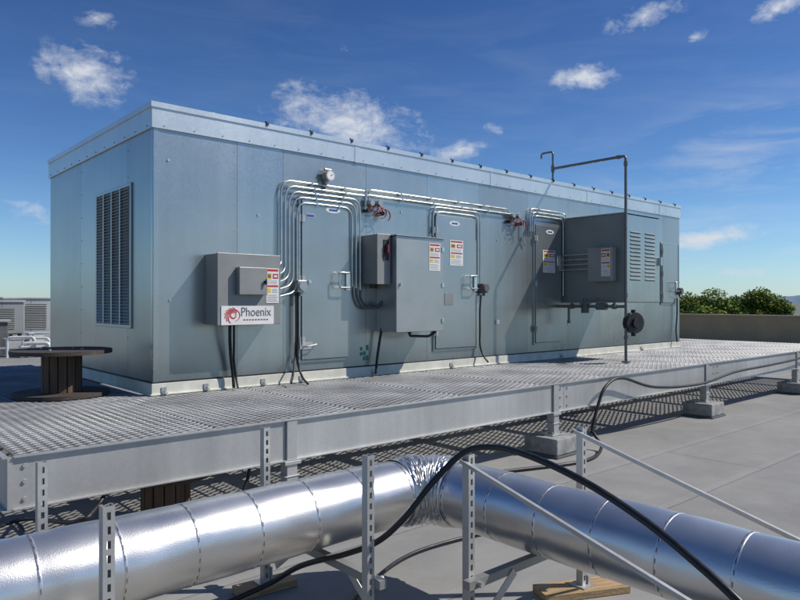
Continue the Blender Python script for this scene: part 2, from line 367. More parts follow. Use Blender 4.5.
def post(x,y,ztop,lab):
    global foot
    a=MB(); y0=y-.066 if ztop>.6 else y-.045
    a.box(x-.045,x+.045,y0,y+.025,.214,.444 if ztop>.6 else ztop); a.box(x-.1,x+.1,y-.09,y+.09,.202,.213)
    if ztop>.6:
        a.box(x-.045,x+.045,y0,4.344,.444,.744); a.box(x-.07,x+.07,y-.08,y+.04,.415,.443); a.box(x-.065,x+.065,y-.075,y+.035,.325,.333)
    for dx in (-.08,.08):
        for dy in (-.07,.07): a.cyl((x+dx,y+dy,.213),(x+dx,y+dy,.24),.011,6)
    a.build('post','galv',plat,.003)
    if foot is None:
        foot=thing('concrete_footing',(x,y,0),lab,'footing',FT); ORG[foot.name]=Vector((0,0,0))
        A=MB(); A.box(-.21,.21,-.21,.21,.025,.2); A.build('block','concrete',foot,.014)
        A=MB(); A.box(-.23,.23,-.23,.23,.004,.024); A.build('base_mat','boxdark',foot,.004)
        o=foot
    else: o=copy_tree(foot)
    o.location=(x,y,0); o.rotation_euler.z=random.uniform(-.05,.05); o['label']=lab
post(6.07,4.39,.70,'concrete footing under the nearest fully visible platform post, behind the duct elbow')
post(9.70,4.39,.70,'concrete footing under the middle front platform post, open grey roof beside it')
post(13.3,4.39,.70,'concrete footing under the farthest front platform post at the right edge')
post(2.75,4.39,.70,'concrete footing hidden under the platform near its left front corner, behind the left duct')
for i,x in enumerate((1.6,4.6,7.9,11.5,14.9)):
    post(x,6.45,.50,['shaded concrete footing deep under the left end of the platform','shaded footing under the platform below the first door','shaded footing under the platform below the middle door','shaded footing under the platform below the grey hood','shaded footing under the right end of the platform beyond the unit'][i])
# ------------------------------------------------------------ air handling unit
unit=thing('air_handling_unit',(UX0,UY0,DZ),'large galvanised sheet metal air handling unit standing on the grating platform','ventilation unit')
ZT=3.50; ZW=.875; ZF=3.27
a=MB(); e=.03
a.mi=0; a.box(UX0+e,UX1-e,UY0+e,UY1-e,ZW,ZT-.03)
seams=[237,283,366,427,479,527,568,600,645,663]
xs=[UX0]+[onY(p,300,UY0).x for p in seams]+[UX1]
for i in range(len(xs)-1):
    a.mi=[0,2,1,0,2,1,0,1,2,0,1][i%11]; a.box(xs[i]+.0015,xs[i+1]-.0015,UY0,UY0+e-.002,ZW+.003,ZF+.1)
ys=[UY0,onX(127,300,UX0).y,onX(81,300,UX0).y,UY1]
for i in range(3):
    a.mi=[1,0,1][i]; a.box(UX0,UX0+e-.002,ys[i]+.033 if i==0 else ys[i]+.0015,ys[i+1]-.0015,ZW+.003,ZF+.1)
a.mi=1; a.box(UX1-e+.002,UX1,UY0+.033,UY1,ZW+.003,ZF+.1)
a.mi=3
for x in xs[1:-1]:
    for k in range(9): a.cyl((x-.03,UY0+.001,1.0+k*.27),(x-.03,UY0-.004,1.0+k*.27),.005,6)
for y in ys[1:-1]:
    for k in range(9): a.cyl((UX0+.001,y-.03,1.0+k*.27),(UX0-.004,y-.03,1.0+k*.27),.005,6)
a.build('wall',['sheet','sheet2','sheet3','galvdull'],unit)
a=MB(); a.box(UX0-.006,UX0+.05,UY0-.005,UY0-.001,ZW,ZF); a.box(UX0-.005,UX0-.001,UY0-.005,UY0+.05,ZW,ZF); a.build('corner_trim','sheet3',unit)
a=MB(); o_=.02
a.box(UX0-o_,UX1+o_,UY0-o_,UY0-.002,ZF,ZT); a.box(UX0-o_,UX0-.002,UY0,UY1+o_,ZF,ZT); a.box(UX1+.002,UX1+o_,UY0,UY1+o_,ZF,ZT)
a.box(UX0-o_-.012,UX1+o_+.012,UY0-o_-.012,UY0-o_,ZT-.04,ZT+.012); a.box(UX0-o_-.012,UX0-o_,UY0-o_,UY1+o_,ZT-.04,ZT+.012)
x=UX0+2.4
while x<UX1: a.box(x-.03,x+.03,UY0-o_-.004,UY0-o_-.001,ZF-.004,ZT-.042); x+=2.4
a.mi=1
x=UX0+.1
while x<UX1:
    a.cyl((x,UY0-.019,ZF+.03),(x,UY0-.027,ZF+.03),.006,6); x+=.3
y=UY0+.1
while y<UY1:
    a.cyl((UX0-.019,y,ZF+.03),(UX0-.027,y,ZF+.03),.006,6); y+=.3
a.build('fascia',['fascia','galvdull'],unit)
a=MB(); a.box(UX0-.02,UX1+.02,UY0-.02,UY1+.02,ZT-.03,ZT-.001)
k=UX0+.6
while k<UX1: a.box(k-.012,k+.012,UY0-.02,UY1,ZT,ZT+.02); k+=.6
a.build('roof_sheet','fascia',unit)
x=UX0+1.2; 
while x<UX1-.1:
    a=MB(); a.box(x-.012,x+.012,UY0-.045,UY0+.05,ZT+.013,ZT+.022); a.box(x-.011,x+.011,UY0-.045,UY0-.034,ZT-.012,ZT+.013); a.cyl((x,UY0+.0,ZT+.022),(x,UY0+.0,ZT+.042),.009,6)
    a.build('edge_clip','dark',unit); x+=.56
a=MB(); a.box(UX0-.02,UX1+.02,UY0-.02,UY1+.02,DZ+.004,ZW-.012); a.box(UX0-.035,UX1+.035,UY0-.035,UY1+.035,DZ+.001,DZ+.016)
a.build('base_rail','cream',unit,.003)
a=MB(); a.box(UX0-.012,UX1+.012,UY0-.012,UY1+.012,ZW-.011,ZW+.001); a.build('drip_strip','dark',unit)
for px in (163,205,262,300,372,450,560,640):
    X=onY(px,380,UY0).x; a=MB(); a.box(X-.025,X+.025,UY0-.065,UY0-.022,DZ+.018,DZ+.026); a.box(X-.025,X+.025,UY0-.028,UY0-.021,DZ+.026,DZ+.075); a.cyl((X,UY0-.048,DZ+.026),(X,UY0-.048,DZ+.045),.012,6); a.build('anchor_clip','galv',unit)
p0=onX(98,197,UX0); p1=onX(131,186,UX0); lb=onX(131,325,UX0).z; lt=p1.z; ya,yb=p1.y,p0.y
fr=MB(); q=.035
for (y0,y1,z0,z1) in ((ya-q,ya,lb-q,lt+q),(yb,yb+q,lb-q,lt+q),(ya,yb,lt,lt+q),(ya,yb,lb-q,lb)): fr.box(UX0-.018,UX0-.001,y0,y1,z0,z1)
lv=fr.build('louvre','sheet2',unit,.003)
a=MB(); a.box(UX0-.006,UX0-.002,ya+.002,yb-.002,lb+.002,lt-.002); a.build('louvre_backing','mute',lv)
a=MB(); nz=44
for k in range(nz):
    z=lb+(k+.5)*(lt-lb)/nz; a.bar((UX0-.014,ya+.003,z),(UX0-.014,yb-.003,z),.026,.003,(-.9,0,1))
a.build('louvre_blade','fascia',lv)
a=MB()
for k in (1,2,3): yy=ya+(yb-ya)*k/4; a.box(UX0-.027,UX0-.012,yy-.014,yy+.014,lb+.001,lt-.001)
a.build('louvre_mullion','sheet2',lv)
# ---- labels
def warn(X0,X1,Y,Z0,Z1,parent,name='warning_label',ax='Y'):
    a=MB()
    def rc(u0,u1,z0,z1,mi,lift):
        a.mi=mi; x0=X0+(X1-X0)*u0; x1=X0+(X1-X0)*u1; za=Z0+(Z1-Z0)*z0; zb=Z0+(Z1-Z0)*z1
        if ax=='Y': a.add([(x0,Y-lift,za),(x1,Y-lift,za),(x1,Y-lift,zb),(x0,Y-lift,zb)],[(0,1,2,3)])
        else: a.add([(Y-lift,x1,za),(Y-lift,x0,za),(Y-lift,x0,zb),(Y-lift,x1,zb)],[(0,1,2,3)])
    rc(0,1,0,1,0,.003); rc(.06,.94,.91,.97,1,.0045); rc(.06,.42,.68,.86,3,.0045); rc(.12,.36,.72,.82,2,.0055); rc(.52,.94,.70,.84,1,.0045); rc(.6,.86,.74,.8,0,.0055)
    rc(.06,.94,.46,.51,1,.0045); rc(.06,.36,.30,.42,3,.0045)
    for k in range(4): rc(.45,.92-.1*(k%2),.30+k*.032,.312+k*.032,4,.0045)
    for k in range(4): rc(.08,.9-.1*(k%2),.05+k*.055,.07+k*.055,4,.0045)
    for k in range(3): rc(.08,.85,.55+k*.04,.563+k*.04,4,.0045)
    return a.build(name,['white','red','grey','yellow','greyl'],parent)
def latch(X,z,Y,parent,s=1,dirx=1):
    a=MB()
    a.box(X-.03,X+.03,Y-.02,Y-.002,z-.11*s,z+.11*s)
    a.build('handle_plate','chrome',parent,.003)
    a=MB(); a.tube(rounded([(X,Y-.02,z+.09*s),(X,Y-.075,z+.09*s),(X-.17*dirx,Y-.075,z+.09*s),(X-.17*dirx,Y-.075,z-.08*s),(X,Y-.075,z-.08*s),(X,Y-.02,z-.08*s)],.03,3),.010,8)
    a.build('handle','chrome',parent)
def door(pl,pr,pt,pb,handle_py=None,name='access_door'):
    A=onY(pl,pt,UY0); B=onY(pl,pb,UY0); X1=onY(pr,300,UY0).x; X0=A.x; z1=A.z; z0=B.z; Y=UY0
    a=MB(); q=.028
    for (x0,x1,za,zb) in ((X0-q,X0,z0-q,z1+q),(X1,X1+q,z0-q,z1+q),(X0,X1,z1,z1+q),(X0,X1,z0-q,z0)): a.box(x0,x1,Y-.02,Y-.0005,za,zb)
    a.mi=1; a.box(X0,X1,Y-.004,Y-.0006,z0,z1)
    a.mi=0; a.box(X0+.005,X1-.005,Y-.034,Y-.005,z0+.005,z1-.005)
    d=a.build(name,['door','void'],unit,.003)
    for k in (.12,.5,.88):
        zz=z0+(z1-z0)*k; h=MB(); h.box(X0-.03,X0+.04,Y-.042,Y-.035,zz-.04,zz+.04); h.cyl((X0,Y-.046,zz-.045),(X0,Y-.046,zz+.045),.009,8); h.build('hinge','galv',d)
    if handle_py: 
        for hp in handle_py: latch(X1-.02,onY(pr,hp,UY0).z,Y-.034,d)
    return d,X0,X1,z0,z1
d1,X0,X1,z0,z1=door(300,347,199,360,(281,))
a=MB(); a.box(X0+.05,X0+.17,UY0-.038,UY0-.0345,z1-.2,z1-.15); a.mi=1; a.box(X0+.06,X0+.16,UY0-.0395,UY0-.0385,z1-.19,z1-.165); a.build('name_tag',['greyl','blue'],d1)
def ovaltag(X,z,dn,w=.10):
    a=MB(); n=20; a.add([(X+w*math.cos(2*PI*k/n),UY0-.0362,z+w*.33*math.sin(2*PI*k/n)) for k in range(n)],[tuple(range(n))])
    a.mi=1; a.add([(X-w*.55,UY0-.0375,z-.012),(X+w*.6,UY0-.0375,z-.012),(X+w*.6,UY0-.0375,z+.012),(X-w*.55,UY0-.0375,z+.012)],[(0,1,2,3)])
    a.build('maker_tag',['white','blue'],dn)
ovaltag(X0+.42,z1-.09,d1)
a=MB(); a.tube(rounded([(X0+.02,UY0-.04,z0+.15),(X0+.02,UY0-.1,z0+.15),(X0+.16,UY0-.1,z0+.17),(X0+.17,UY0-.04,z0+.17)],.02,3),.009,6); a.box(X0-.03,X0+.14,UY0-.045,UY0-.0365,z0+.12,z0+.19); a.build('bottom_latch','galv',d1)
a=MB(); cx_=X0+.1; a.cyl((cx_,UY0-.034,z0+.86),(cx_,UY0-.05,z0+.86),.02,12); a.build('keyhole','chrome',d1)
d2,X0,X1,z0,z1=door(434,474,214,349,(283,))
ovaltag(X0+.35,z1-.1,d2)
A=onY(448,240,UY0); B=onY(461,266,UY0); warn(A.x,B.x,UY0-.0345,B.z,A.z,d2)
A=onY(447,298,UY0); a=MB(); a.box(A.x-.08,A.x+.08,UY0-.04,UY0-.0345,A.z-.09,A.z+.06); a.build('sticker_plate','box',d2)
d3,X0,X1,z0,z1=door(534,559,224,343,(262,))
ovaltag(X0+.35,z1-.1,d3)
A=onY(541,250,UY0); B=onY(553,273,UY0); warn(A.x,B.x,UY0-.0345,B.z,A.z,d3)
d4,X0,X1,z0,z1=door(661,675,244,303,(287,),'inspection_door')
def gauge(px,py,name='round_gauge',r=.06):
    p=onY(px,py,UY0)
    a=MB(); a.cyl((p.x,UY0-.005,p.z),(p.x,UY0-.09,p.z),r*.9,20); a.cyl((p.x,UY0-.09,p.z),(p.x,UY0-.11,p.z),r,20)
    a.box(p.x-.02,p.x+.02,UY0-.04,UY0-.002,p.z-.16,p.z-r*.8)
    o=a.build(name,'galv',unit)
    a=MB(); a.cyl((p.x,UY0-.1095,p.z),(p.x,UY0-.1125,p.z),r*.82,20); a.mi=1; a.bar((p.x,UY0-.114,p.z),(p.x+r*.5,UY0-.114,p.z+r*.3),.004,.006); a.build('dial',['white','grey'],o)
    return o,p
gO,p=gauge(325,177)
a=MB(); a.cyl((p.x-.045,UY0-.05,p.z+.075),(p.x+.045,UY0-.05,p.z+.075),.016,8); a.build('sensor_cap','galv',gO)
for (px,py) in ((372,205),(512,217)):
    p=onY(px,py,UY0); 
    a=MB(); a.box(p.x-.13,p.x+.11,UY0-.03,UY0-.002,p.z-.02,p.z+.04); a.cyl((p.x-.07,UY0-.03,p.z+.01),(p.x-.07,UY0-.10,p.z+.01),.034,14); a.cyl((p.x+.05,UY0-.03,p.z+.02),(p.x+.05,UY0-.09,p.z+.02),.028,14); a.cyl((p.x+.05,UY0-.09,p.z+.02),(p.x+.05,UY0-.105,p.z+.02),.036,14)
    vv=a.build('pressure_switch','boxlight',unit)
    for j in range(5):
        a=MB(); rr=.045+.012*j; cx0=p.x-.05+.035*j; cz=p.z-.015-.028*j
        a.tube([(cx0+rr*math.cos(q),UY0-.05-.018*j,cz+rr*.8*math.sin(q)) for q in [rad(-210+40*j+ k*20) for k in range(13)]],.0075,6)
        a.build('red_hose','maroon',vv)
    a=MB(); a.cyl((p.x+.1,UY0-.004,p.z-.10),(p.x+.1,UY0-.09,p.z-.10),.026,12); a.build('dark_valve','dark',vv)
    a=MB(); a.cyl((p.x-.11,UY0-.004,p.z-.08),(p.x-.11,UY0-.08,p.z-.08),.022,12); a.build('dark_valve','dark',vv)
# ---- conduits
def cond(pts,r=.0115,rr=.1,name='conduit',m_='conduit',yoff=.03):
    P=[]
    for p in pts:
        v=onY(p[0],p[1],UY0); v.y=UY0-(p[2] if len(p)>2 else yoff); P.append(v)
    a=MB(); a.tube(rounded(P,rr),r,8)
    return a.build(name,m_,unit)
def XZ(px,py): p=onY(px,py,UY0); return p.x,p.z
Yb1=6.01; cx0=onY(205,300,UY0).x; cx1=onY(280,300,Yb1).x
bz0=onX(218,325,cx0).z; bz1=onX(218,253,cx0).z
xb0=XZ(279,300)[0]
for k in range(5):
    xa=xb0+.05*k; zt=XZ(279,180)[1]-k*.055; ze=bz1-.12-.075*k
    start=[(cx1-.004,UY0-.13,ze),(cx1+.05,UY0-.13,ze),(xa,UY0-.045,ze+.06)]
    a=MB()
    if k<2:
        xe=XZ(362,190)[0]; P=[(xa,UY0-.04,zt),(xe,UY0-.04,zt)]
    else:
        xe=XZ(358-4.0*(k-2),200)[0]; zend=XZ(357,290)[1]+.02*(k-2); P=[(xa,UY0-.04,zt),(xe,UY0-.04,zt),(xe,UY0-.04,zend)]
    a.tube(rounded(start+P,.14,7),.0115,8)
    for q in (.35,.75):
        xx=xa+(xe-xa)*q; a.box(xx-.012,xx+.012,UY0-.054,UY0-.002,zt-.016,zt+.016)
    a.build('conduit','conduit',unit)
for k in range(2):
    xs_=XZ(358-4*k,290)[0]; zs=XZ(357,290)[1]+.02*k
    a=MB(); a.tube(smooth([(xs_,UY0-.04,zs),(xs_+.01,UY0-.04,zs-.1),(xs_+.08,UY0-.06,zs-.18-.03*k),(xs_+.22,UY0-.09,zs-.2-.03*k),(xs_+.36,UY0-.12,zs-.14)]),.015,8); a.build('flexible_conduit','boxdark',unit)
cond([(297.5,215),(297.5,283)])
zc=XZ(366,190)[1]
for k in range(2):
    a=MB(); x0=XZ(368,190)[0]-.02; x1=XZ(505,210)[0]+.12*k
    z_=zc-.065*k
    a.tube(rounded([(x0-.05*k,UY0-.04,z_-.18),(x0-.05*k,UY0-.04,z_),(x1,UY0-.04,z_),(x1+.05,UY0-.04,z_-.06)],.06),.0115,8)
    for q in (.2,.4,.6,.8):
        xx=x0+(x1-x0)*q; a.box(xx-.012,xx+.012,UY0-.054,UY0-.002,z_-.016,z_+.016)
    a.build('conduit','conduit',unit)
for k in range(2):
    xa=XZ(431+3*k,300)[0]; xb=XZ(478-2.5*k,300)[0]; z_=XZ(431,207)[1]-.055*k; 
    a=MB(); a.tube(rounded([(xa,UY0-.04,XZ(431,236)[1]),(xa,UY0-.04,z_),(xb,UY0-.04,z_),(xb,UY0-.04,XZ(478,284 if k==0 else 240)[1])],.1,6),.0115,8); a.build('conduit','conduit',unit)
for k in range(3):
    xa=XZ(532-2.0*k,300)[0]; xb=XZ(561+1.6*k,300)[0]; z_=XZ(533,216)[1]+.05*k
    a=MB(); a.tube(rounded([(xa,UY0-.04,XZ(532,232)[1]),(xa,UY0-.04,z_),(xb,UY0-.04,z_),(xb,UY0-.04,XZ(561,296)[1]+.1*k)],.09,6),.0115,8); a.build('conduit','conduit',unit)
cond([(520,222),(520,238),(524,246)],.01)
def cab(X0,X1,Yf,z0,z1,m_,name,lip=True,Yb=None):
    a=MB(); a.box(X0,X1,Yf+.02,(Yb or UY0-.001),z0,z1); o=a.build(name,m_,unit,.004)
    a=MB(); a.box(X0-.006,X1+.006,Yf,Yf+.018,z0-.006,z1+.006)
    a.build('cover',m_,o,.004); return o
cb=cab(cx0,cx1,Yb1,bz0,bz1,'box','control_box')
A=onY(236,267,Yb1); B=onY(264,295,Yb1)
a=MB(); a.box(A.x,B.x,Yb1-.07,Yb1-.001,B.z,A.z); a.build('switch_housing','box',cb,.006)
a=MB(); p=onY(262,282,Yb1-.07); a.cyl((B.x-.03,Yb1-.07,p.z),(B.x-.03,Yb1-.09,p.z),.016,12); a.box(B.x-.036,B.x-.024,Yb1-.102,Yb1-.088,p.z-.03,p.z+.03); a.build('switch_handle','dark',cb,.002)
A=onY(266,268,Yb1); B=onY(279,303,Yb1); warn(A.x,B.x-.005,Yb1-.001,B.z,A.z,cb)
A=onY(221,306,Yb1); B=onY(273.5,325,Yb1)
SX0,SX1,SZ0,SZ1=A.x,B.x,onY(221,325,Yb1).z-.002,A.z
a=MB(); a.box(SX0,SX1,Yb1-.006,Yb1-.001,SZ0,SZ1); a.build('sign_plate','white',cb)
a=MB(); ccx=SX0+.118; ccz=(SZ0+SZ1)/2; n=16
def stroke(fn,w0):
    vs=[];fs=[]
    pts=[fn(i/n) for i in range(n+1)]
    for i in range(n+1):
        p_=pts[i]; q_=pts[min(i+1,n)]; o2=pts[max(i-1,0)]; d=(q_[0]-o2[0],q_[1]-o2[1]); l_=math.hypot(*d) or 1; nx,nz_=-d[1]/l_,d[0]/l_; w=w0*math.sin(PI*(.08+.92*i/n))**.8+.0003
        for s_ in (-1,1): vs.append((p_[0]+nx*w*s_,Yb1-.0076-.00015*len(a.f)/40,p_[1]+nz_*w*s_))
    for i in range(n): fs.append((2*i,2*i+1,2*i+3,2*i+2))
    a.add(vs,fs)
for k in range(7):
    a0=rad(95+27*k)
    def fn(t,a0=a0): th=a0-1.25*t*1.1; r=.088-.066*t**1.1; return (ccx+.004+r*math.cos(th)*1.05,ccz+r*math.sin(th)*.88)
    stroke(fn,.0058)
stroke(lambda t:(ccx+.008+.030*math.cos(rad(30-300*t)),ccz+.028*math.sin(rad(30-300*t))),.006)
stroke(lambda t:(ccx+.02+.058*math.cos(rad(100-190*t)),ccz+.056*math.sin(rad(100-190*t))),.0045)
a.build('sign_emblem','red',cb)
def text(body,size,x,y,z,m_,parent,name,rotz=0,sx_=1):
    c=bpy.data.curves.new('txt','FONT'); c.body=body; c.size=size; c.extrude=.0006
    o=bpy.data.objects.new('txt',c); COL.objects.link(o); bpy.context.view_layer.update()
    me=bpy.data.meshes.new_from_object(o.evaluated_get(bpy.context.evaluated_depsgraph_get())); bpy.data.objects.remove(o)
    og=ORG[parent.name]
    mt=Matrix.Translation(Vector((x,y,z))-og)@Matrix.Rotation(rotz,4,'Z')@Matrix.Rotation(PI/2,4,'X')@Matrix.Diagonal((sx_,1,1,1))
    me.transform(mt); me.materials.clear(); me.materials.append(M[m_]); me.name=name
    q=bpy.data.objects.new(name,me); COL.objects.link(q); q.parent=parent; ORG[q.name]=og; return q
text('Phoenix',.125,SX0+.205,Yb1-.0078,SZ0+.085,'grey',cb,'sign_lettering',0,.84)
a=MB()
for k in range(9): a.box(SX0+.235+k*.032,SX0+.256+k*.032,Yb1-.0078,Yb1-.0068,SZ0+.042,SZ0+.053)
a.build('sign_underline','maroon',cb)
for zz in (bz0+.08,bz1-.08):
    a=MB(); a.cyl((cx1+.012,Yb1+.03,zz-.03),(cx1+.012,Yb1+.03,zz+.03),.009,8); a.build('hinge','galv',cb)
cX0=5.18; Yf=5.91; cX1=onY(443,300,Yf).x; z0=onX(397,332,cX0).z; z1=onX(397,236,cX0).z
cm=cab(cX0,cX1,Yf,z0,z1,'boxlight','electrical_cabinet')
a=MB(); a.box(cX0-.02,cX1+.02,Yf-.02,UY0-.002,z1+.008,z1+.02); a.build('rain_cap','boxlight',cm)
A=onY(429,243,Yf); B=onY(440,271,Yf); warn(A.x,B.x,Yf-.001,B.z,A.z,cm)
for zz in (z0+.12,(z0+z1)/2,z1-.12):
    a=MB(); a.box(cX1-.025,cX1+.012,Yf-.010,Yf-.001,zz-.025,zz+.025); a.build('clamp','chrome',cm)
a=MB(); a.cyl((cX0+.05,Yf-.001,(z0+z1)/2),(cX0+.05,Yf-.02,(z0+z1)/2),.016,12); a.box(cX0+.045,cX0+.055,Yf-.028,Yf-.019,(z0+z1)/2-.022,(z0+z1)/2+.022); a.build('lock','chrome',cm)
a=MB(); a.tube(rounded([(cX1-.45,Yf+.12,z0-.002),(cX1-.45,Yf+.12,z0-.06),(cX1-.15,Yf+.1,z0-.075),(cX1-.05,Yf+.1,z0-.03)],.04),.016,8); a.cyl((cX1-.45,Yf+.12,z0-.001),(cX1-.45,Yf+.12,z0-.03),.026,10); a.cyl((cX1-.05,Yf+.1,z0-.035),(cX1-.05,Yf+.1,z0),.026,10); a.build('cable_gland','dark',cm)
dX0=XZ(362,250)[0]; Yd=6.0; z0=onX(368,284,dX0).z; z1=onX(368,235,dX0).z
db=cab(dX0,cX0-.025,Yd,z0,z1,'box','disconnect_box')
a=MB(); xx=cX0-.09; a.box(xx-.04,xx+.04,Yd-.008,Yd-.001,z1-.3,z1-.06); a.build('switch_plate','dark',db)
a=MB(); a.bar((xx,Yd-.035,z1-.12),(xx,Yd-.035,z1-.21),.016,.022,(0,1,0)); a.cyl((xx,Yd-.008,z1-.2),(xx,Yd-.035,z1-.2),.016,10); a.build('switch_lever','maroon',db,.003)
for k in range(2):
    a=MB(); xk=dX0+.06+.07*k; a.cyl((xk,UY0-.1,z0-.001),(xk,UY0-.1,z0-.05),.022,10); a.build('cable_gland','dark',db)
for (px,py,mm_) in ((298,286,'boxlight'),(481,288,'boxdark'),(677,291,'boxdark')):
    p=onY(px,py,UY0); a=MB(); a.box(p.x-.055,p.x+.055,UY0-.09,UY0-.002,p.z-.07,p.z+.06); a.cyl((p.x,UY0-.09,p.z),(p.x,UY0-.11,p.z),.05,16); a.cyl((p.x,UY0-.05,p.z-.07),(p.x,UY0-.05,p.z-.11),.02,10); a.build('junction_box',mm_,unit,.004)
cond([(478.5,223),(478.5,284)]); cond([(677,245),(677,288)],.012)
def cable(pts,r=.016,name='cable',parent=unit,m_='black',smo=8):
    a=MB(); a.tube(smooth(pts,smo),r,8); return a.build(name,m_,parent)
def wallcable(pxs,r=.014,off=.06):
    P=[]
    for i,p in enumerate(pxs):
        v=onY(p[0],p[1],UY0-(p[2] if len(p)>2 else off)); v.z=max(v.z,DZ+r+.004); P.append(v)
    return cable(P,r)
wallcable([(230,325,.15),(230,340,.13),(231,358,.1),(233,375,.09),(234,390,.12)],.017)
wallcable([(234,325,.14),(234,342,.12),(234,360,.1),(236,376,.1),(238,388,.16)],.012)
wallcable([(298,293),(298,310),(298,335),(297,355),(299,368),(303,378,.15),(308,385,.3)],.012)
wallcable([(296,293),(296,312),(296,338),(295,358),(293,376,.2),(291,383,.35)],.010)
wallcable([(383,286,.1),(383,305,.1),(382,325,.09),(379,345,.08),(377,360,.08),(376,374,.12)],.016)
wallcable([(481,295),(480,310),(480,330),(480,345),(483,355,.1),(488,362,.25)],.012)
wallcable([(677,298),(677,315),(676,330),(677,342,.1)],.014)
A=onY(364,352,UY0); a=MB()
for k in range(3):
    for j in range(3):
        if (k+j)%3: a.box(A.x-.06+j*.045,A.x-.025+j*.045,UY0-.003,UY0-.001,A.z-.1+.06*k,A.z-.06+.06*k+.01*j)
a.build('green_sticker','green',unit)
for (px,py) in ((592,300),(497,322)):
    A=onY(px,py,UY0); a=MB(); a.box(A.x-.05,A.x+.05,UY0-.004,UY0-.001,A.z-.03,A.z+.03); a.build('small_label','greyl',unit)
for (px,py) in ((170,300),(258,215),(401,212),(497,240),(590,236),(168,160)):
    A=onY(px,py,UY0); a=MB(); a.cyl((A.x,UY0,A.z),(A.x,UY0-.010,A.z),.013,10); a.build('test_port','galv',unit)
# ---- hood
hX0=8.98; hY=5.20; hX1=onY(660,300,hY).x; hz1=onX(625,213,hX0).z; hz0=1.62
a=MB(); a.box(hX0,hX1,hY+.02,UY0-.001,hz0,hz1); hood=a.build('heater_hood','hood',unit,.004)
a=MB(); a.box(hX0-.012,hX1+.012,hY-.012,UY0-.002,hz1+.002,hz1+.018); a.build('hood_cap','sheet3',hood)
a=MB(); a.box(hX0+.005,hX1-.005,hY,hY+.018,hz0+.01,hz1-.01); a.build('hood_door','sheet',hood,.004)
a=MB()
for (u0,u1) in ((.14,.42),(.56,.84)):
    for k in range(13):
        zz=hz1-.26-k*.058; x0=hX0+(hX1-hX0)*u0; x1=hX0+(hX1-hX0)*u1
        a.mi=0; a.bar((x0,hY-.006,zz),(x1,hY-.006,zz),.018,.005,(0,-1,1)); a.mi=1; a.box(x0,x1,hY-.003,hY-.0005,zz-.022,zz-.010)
a.build('vent_slots',['sheet','mute'],hood)
a=MB(); a.box(hX0-.004,hX0-.001,hY+.05,hY+.07,hz0,hz1); a.box(hX0-.004,hX0-.001,UY0-.09,UY0-.06,hz0,hz1); a.box(hX0-.004,hX0-.001,hY+.07,UY0-.09,hz0,hz0+.02); a.build('hood_seam','hood',hood)
a=MB(); a.box(hX1-.05,hX1-.02,hY-.05,hY-.001,(hz0+hz1)/2-.08,(hz0+hz1)/2+.05); a.build('handle','chrome',hood,.003)
A=onX(594,249,hX0); B=onX(617,281,hX0)
sb=MB(); sb.box(hX0-.15,hX0-.006,B.y,A.y,B.z,A.z); sbx=sb.build('burner_box','box',unit,.006)
a=MB(); a.box(hX0-.16,hX0-.151,B.y-.005,A.y+.005,B.z-.005,A.z+.005); a.build('cover','box',sbx,.003)
warn(B.y+.01,B.y+.16,hX0-.1605,B.z+.07,A.z-.02,sbx,ax='X')
for k in range(4):
    z_=A.z-.08-.075*k; a=MB(); a.tube(rounded([(XZ(563,260)[0]-.05-.04*k,UY0-.04,z_),(hX0-.1,UY0-.06,z_),(hX0-.1,A.y-.01,z_)],.08),.0115,8); a.build('conduit','conduit',unit)
# ------------------------------------------------------------ gas pipe
gx,gy=8.86,5.12
gas=thing('gas_pipe',(gx,gy,DZ),'tall grey gas pipe rising beside the grey hood and bending over the unit roof','pipe')
zt=3.73; p2=onX(553,170,gx); pz=p2.y
a=MB(); a.tube(rounded([(gx,gy,DZ+.01),(gx,gy,zt),(gx,pz-.02,zt)],.05),.0205,10); a.build('riser','conduitpipe',gas)
a=MB(); a.tube(rounded([(gx,pz,ZT+.01),(gx,pz,ZT+.50),(gx,pz+.22,ZT+.50),(gx,pz+.22,ZT+.42)],.05),.0165,8); a.build('vent_hook','conduitpipe',gas)
for (p,q) in (((gx,gy,zt-.14),(gx,gy,zt-.08)),((gx,gy+.08,zt),(gx,gy+.14,zt)),((gx,pz,zt-.05),(gx,pz,zt+.05)),((gx,gy,1.1),(gx,gy,1.15)),((gx,gy,1.70),(gx,gy,1.76)),((gx,gy,DZ+.01),(gx,gy,DZ+.03))):
    a=MB(); a.cyl(p,q,.029 if q[2]>.8 else .06,10); a.build('fitting','conduitpipe',gas)
rz=EYE-.30
a=MB(); ax=Vector((-.35,-.94,0)); c0=Vector((gx+.1,gy-.06,rz)); a.cyl(c0,c0+ax*.05,.15,28); a.cyl(c0+ax*.05,c0+ax*.09,.07,16); a.cyl(c0-ax*.05,c0,.15,28,.15); a.cyl(c0+Vector((0,0,-.19)),c0+Vector((0,0,.19)),.032,10); a.build('regulator','dark',gas)
vz=rz+.235
a=MB(); a.tube(rounded([(gx,gy,vz),(gx-.02,gy+.2,vz),(gx-.02,UY0-.25,vz),(gx-.02,UY0-.02,vz)],.05),.023,10); a.build('gas_line','conduitpipe',gas)
for yy,rr,ln_ in ((gy+.14,.04,.06),(gy+.30,.055,.16),(gy+.86,.04,.06)):
    a=MB(); a.cyl((gx-.02,yy,vz),(gx-.02,yy+ln_,vz),rr,12); a.cyl((gx-.02,yy+ln_*.5,vz),(gx-.02,yy+ln_*.5,vz+rr*1.5),rr*.5,10); a.build('gas_valve','conduitpipe',gas)
